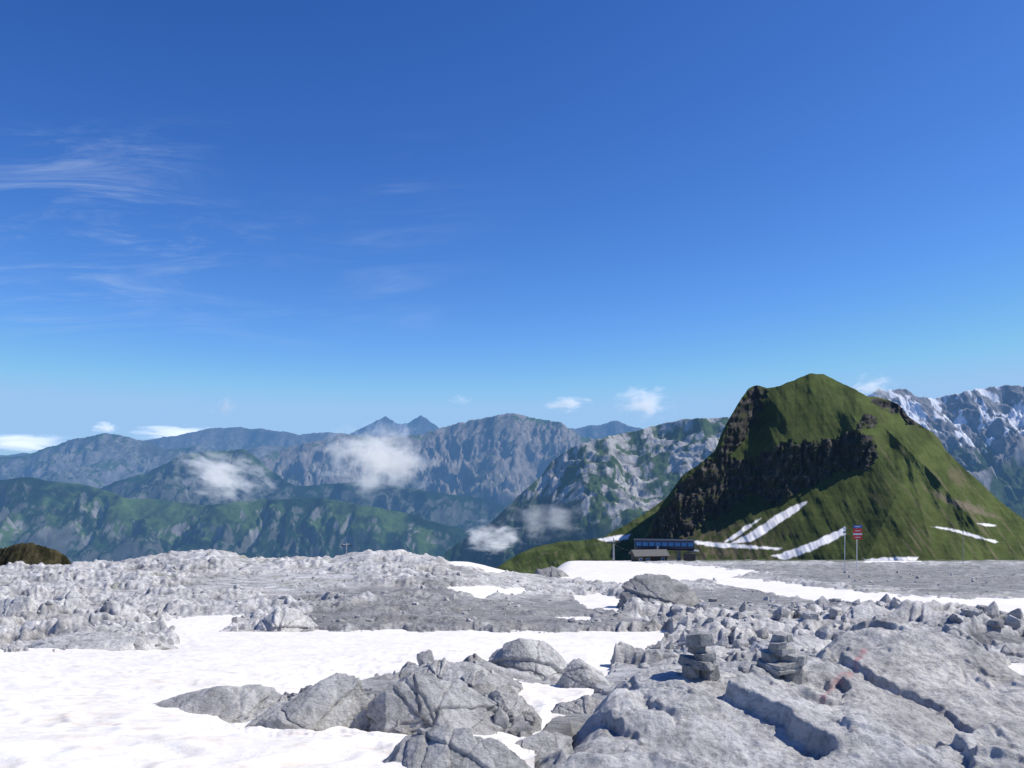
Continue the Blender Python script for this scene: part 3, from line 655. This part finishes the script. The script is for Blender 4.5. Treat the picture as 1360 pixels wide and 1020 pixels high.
def pylon(px,py,Y,H,label,rz,arm=2.6,sc=1.):
    x,y=at(px,Y); r=empty('lift_pylon',(x,y,(HY-py)/F*Y),rz); tag(r,label,'lift pylon'); r.scale=(sc,sc,sc)
    bm=bmesh.new(); tube(bm,(0,0,-2),(0,0,H),.42,.28,12); bobj('mast',bm,M_steel,r)
    bm=bmesh.new(); bx(bm,(0,0,H),(2*arm,.4,.4)); bx(bm,(0,0,H+.55),(.3,.3,1.1)); bobj('crossarm',bm,M_steel,r)
    for s in(-1,1):
        bm=bmesh.new(); bx(bm,(s*arm,0,H-.35),(.22,3.4,.25))
        for k in range(6): bmesh.ops.create_cone(bm,cap_ends=True,segments=10,radius1=.24,radius2=.24,depth=.14,matrix=Matrix.Translation((s*arm,-1.4+k*.56,H-.62))@Matrix.Rotation(math.pi/2,4,'Y'))
        bobj('sheave_assembly',bm,M_dark,r)
    return (x,y,(HY-py)/F*Y+H-.9)
p1=pylon(815,748,310,8.6,'grey steel lift pylon with a crossarm just left of the timber hut',math.radians(60))
p2=pylon(460,737,125,5.0,'distant dark lift pylon peeping over the rocky skyline left of centre',math.radians(35),1.8,.33)
p3=((640-CX)/F*520,520,(HY-722)/F*520)
def cable(a,b_,label,off):
    bm=bmesh.new(); A=Vector(a);Bv=Vector(b_); pr=None
    for i in range(13):
        t=i/12; q=A.lerp(Bv,t)+Vector((off[0],off[1],off[2]-4*1.5*t*(1-t)))
        if pr is not None: tube(bm,pr,q,.055,seg=6)
        pr=q
    o=bobj('lift_cable',bm,M_dark); tag(o,label,'cable')
sx,sy=at(850,305)
cable((sx,sy,ZT+5.4),p1,'short steel cable from the lift terminal to the pylon beside the hut',(0,0,0))
cable(p1,p3,'long thin steel cable running left from the pylon down over the valley',(0,0,0))

def post(px,py,Y,H,label,r=.05):
    x,y=at(px,Y); o=empty('sign_post',(x,y,(HY-py)/F*Y)); tag(o,label,'sign post')
    bm=bmesh.new(); tube(bm,(0,0,-1.5),(0,0,H),r,r,10); bobj('pole',bm,M_white,o); return o
def board(par,x,z,w,h,mat,dashes=0,m2=None,yo=-.09):
    bm=bmesh.new(); bx(bm,(x,yo,z),(w,.04,h)); s=bobj('sign_board',bm,mat,par,.008)
    if dashes:
        bm=bmesh.new()
        for i in range(dashes): bx(bm,(x-w*.05*((i*3)%2),yo-.025,z+h*(.5-(i+.7)/(dashes+.4))),(w*(.60-.12*(i%2)),.012,min(.10,h*.32/dashes)))
        bobj('sign_marking',bm,m2,s)
pa=post(1122,745,120,5.25,'white pole with a small pale board near its top, left of the sign pair')
board(pa,-.08,4.85,.45,.42,M_white); board(pa,-.1,4.3,.4,.35,M_steel)
pb=post(1138,745,120,5.3,'white pole carrying stacked blue, red and white sign boards')
board(pb,.08,5.12,1.30,.42,M_sblue,1,M_white); board(pb,.08,4.52,1.30,.70,M_red,1,M_white); board(pb,.08,4.02,1.30,.24,M_white); board(pb,.08,3.55,1.30,.62,M_red,1,M_white)
x,y=at(1279,150); mp=empty('marker_pole',(x,y,(HY-742)/F*150)); tag(mp,'thin bare grey pole standing alone below the green mountain at the right','pole')
bm=bmesh.new(); tube(bm,(0,0,-1),(0,0,4.9),.06,.05,8); bobj('shaft',bm,M_steel,mp)
bm=bmesh.new(); tube(bm,(0,0,4.9),(0,0,5.1),.09,.09,8); bobj('cap',bm,M_dark,mp)

# ------------------------------------------------------------------ clouds
def cloud_mat(name,dens,thr,ns,seed,glow=.42):
    m,nt=newmat(name); b=NB(nt); tc=b.n('ShaderNodeTexCoord').outputs['Object']
    ln=b.n('ShaderNodeVectorMath',operation='LENGTH'); b.put(ln.inputs[0],tc)
    n=b.noise(b.mapping(tc,(1,1,1),loc=(seed*3.1,seed*1.7,seed*.9)),ns,5,.64,.35)
    v=b.math('ADD',b.math('MULTIPLY',b.math('SUBTRACT',1.0,ln.outputs['Value']),1.0),b.math('MULTIPLY',b.math('SUBTRACT',n,.5),3.2))
    d=b.math('MULTIPLY',b.mapr(v,thr,thr+.75,0,1,True),dens)
    s=b.n('ShaderNodeVolumeScatter'); s.inputs['Color'].default_value=(.97,.97,.98,1); b.put(s.inputs['Density'],d); s.inputs['Anisotropy'].default_value=.1
    e=b.n('ShaderNodeEmission'); e.inputs['Color'].default_value=(.90,.95,1.0,1); b.put(e.inputs['Strength'],b.math('MULTIPLY',d,glow))  # self-glow stands in for sunlight scattered many times inside the cloud
    a=b.n('ShaderNodeAddShader'); nt.links.new(s.outputs[0],a.inputs[0]); nt.links.new(e.outputs[0],a.inputs[1])
    o=b.n('ShaderNodeOutputMaterial'); nt.links.new(a.outputs[0],o.inputs['Volume']); return m
def cloud(px,py,Y,wpx,hpx,label,dens,thr=.35,ns=1.5,seed=1,glow=.42,tilt=0.):
    k=Y/F; V,Fc=ICO[3]; me_o=raw_mesh('cloud',V,Fc,cloud_mat('cloud vapour',dens/(wpx*k),thr,ns,seed,glow),loc=((px-CX)*k,Y,(HY-py)*k))
    me_o.scale=(wpx*k/2,wpx*k/2*.7,hpx*k/2); me_o.rotation_euler=(0,tilt,0); tag(me_o,label,'cloud')
cloud(500,610,4700,175,118,'largest white puffy cloud hanging before the ridge left of centre',7.5,.28,2.1,1,.36)
cloud(292,630,4300,165,84,'white cloud trailing down to the right in front of the dark wooded mountain',7,.36,2.3,2,.38,tilt=.25)
cloud(655,715,2300,95,56,'small bright cloud on the plateau skyline below the karst massif',6,.3,1.9,3,.4)
cloud(725,690,3000,140,76,'thin wispy cloud rising in front of the karst massif',2.2,.36,2.2,4,.32)
cloud(755,537,9000,80,26,'small flat grey white cloud just above the skyline right of centre',4,.3,1.9,5,.34)
cloud(856,534,9000,100,56,'grey white cloud over the karst massif left of the green mountain',4,.32,2.0,6,.36)
cloud(298,541,12000,40,34,'tiny dark wisp of cloud above the far left mountains',2.2,.4,1.8,7,.18)
cloud(1160,514,5400,70,42,'pale cloud half hidden behind the right shoulder of the green mountain',3,.3,1.8,8,.38)
cloud(30,588,30000,190,30,'low white cloud bank on the horizon at the left edge',5,.20,1.8,9,.5)
cloud(235,575,32000,140,24,'bright cloud strip on the horizon behind the far left mountains',5,.22,2.0,10,.52)
cloud(138,568,30000,40,18,'tiny white cloud puff above the leftmost mountain summit',4,.25,1.8,11,.48)
cloud(612,531,12000,40,16,'tiny grey cloud scrap left of the flat grey white cloud',2.2,.35,1.9,12,.25)

# ------------------------------------------------------------------ camera, light, world
cam=bpy.data.cameras.new('camera'); co=bpy.data.objects.new('camera',cam); col.objects.link(co); scn.camera=co
cam.sensor_width=36; cam.lens=36*F/1360; cam.shift_y=90/1360; cam.clip_start=.1; cam.clip_end=120000
co.rotation_euler=(math.pi/2,0,0)
EL=math.radians(49); AZ=math.atan2(.99,.03)
sd=Vector((math.sin(AZ)*math.cos(EL),math.cos(AZ)*math.cos(EL),math.sin(EL)))
sl=bpy.data.lights.new('sun','SUN'); sl.energy=5.0; sl.angle=math.radians(.5); sl.color=(1,.95,.88)
so=bpy.data.objects.new('sun',sl); col.objects.link(so); so.rotation_euler=sd.to_track_quat('Z','Y').to_euler()
w=bpy.data.worlds.new('World'); scn.world=w; w.use_nodes=True; nt=w.node_tree; nt.nodes.clear(); b=NB(nt)
sky=b.n('ShaderNodeTexSky'); sky.sky_type='NISHITA'; sky.sun_disc=False; sky.sun_elevation=EL; sky.sun_rotation=AZ; sky.altitude=2400; sky.air_density=1.0; sky.dust_density=1.6; sky.ozone_density=3.0
sc_=b.n('ShaderNodeSeparateColor'); b.put(sc_.inputs[0],sky.outputs[0]); cc=b.n('ShaderNodeCombineColor')
for i,(cf,gm,cap) in enumerate([(1.38,1.50,3.3),(1.40,1.275,5.6),(1.54,1.0,8.7)]):
    raw=b.math('MULTIPLY',sc_.outputs[i],.1)
    b.put(cc.inputs[i],b.math('SMOOTH_MIN',b.math('MULTIPLY',b.math('POWER',raw,gm),cf*10),cap,.8))
skyc=cc.outputs[0]
g=b.n('ShaderNodeTexCoord').outputs['Generated']; sp=b.n('ShaderNodeSeparateXYZ'); b.put(sp.inputs[0],g)
yy=b.math('MAXIMUM',sp.outputs[1],.05); uu=b.math('DIVIDE',sp.outputs[0],yy); vv=b.math('DIVIDE',sp.outputs[2],yy)
cv=b.n('ShaderNodeCombineXYZ'); b.put(cv.inputs[0],uu); b.put(cv.inputs[1],vv)
n1=b.noise(b.mapping(cv.outputs[0],(2.0,12,1),rot=(0,0,.10)),1.6,10,.70,1.1); n2=b.noise(b.mapping(cv.outputs[0],(3,6,1),loc=(3,1,0)),1.1,4,.5)
win=b.math('MULTIPLY',b.mapr(uu,.06,-.42,0,1,True),b.math('MULTIPLY',b.mapr(vv,.10,.2,0,1,True),b.mapr(vv,.43,.35,0,1,True)))
cir=b.math('MULTIPLY',b.math('MULTIPLY',b.mapr(n1,.44,.80,0,1,True),b.mapr(n2,.32,.58,0,1,True)),b.math('MULTIPLY',win,.42))
skyc=b.mix(cir,skyc,(5.8,7.0,8.7))
bg=b.n('ShaderNodeBackground'); b.put(bg.inputs[0],skyc); bg.inputs[1].default_value=.1
ow=b.n('ShaderNodeOutputWorld'); nt.links.new(bg.outputs[0],ow.inputs[0])
scn.view_settings.view_transform='Standard'; scn.view_settings.look='None'; scn.view_settings.exposure=0
print('done',time.time()-T0)
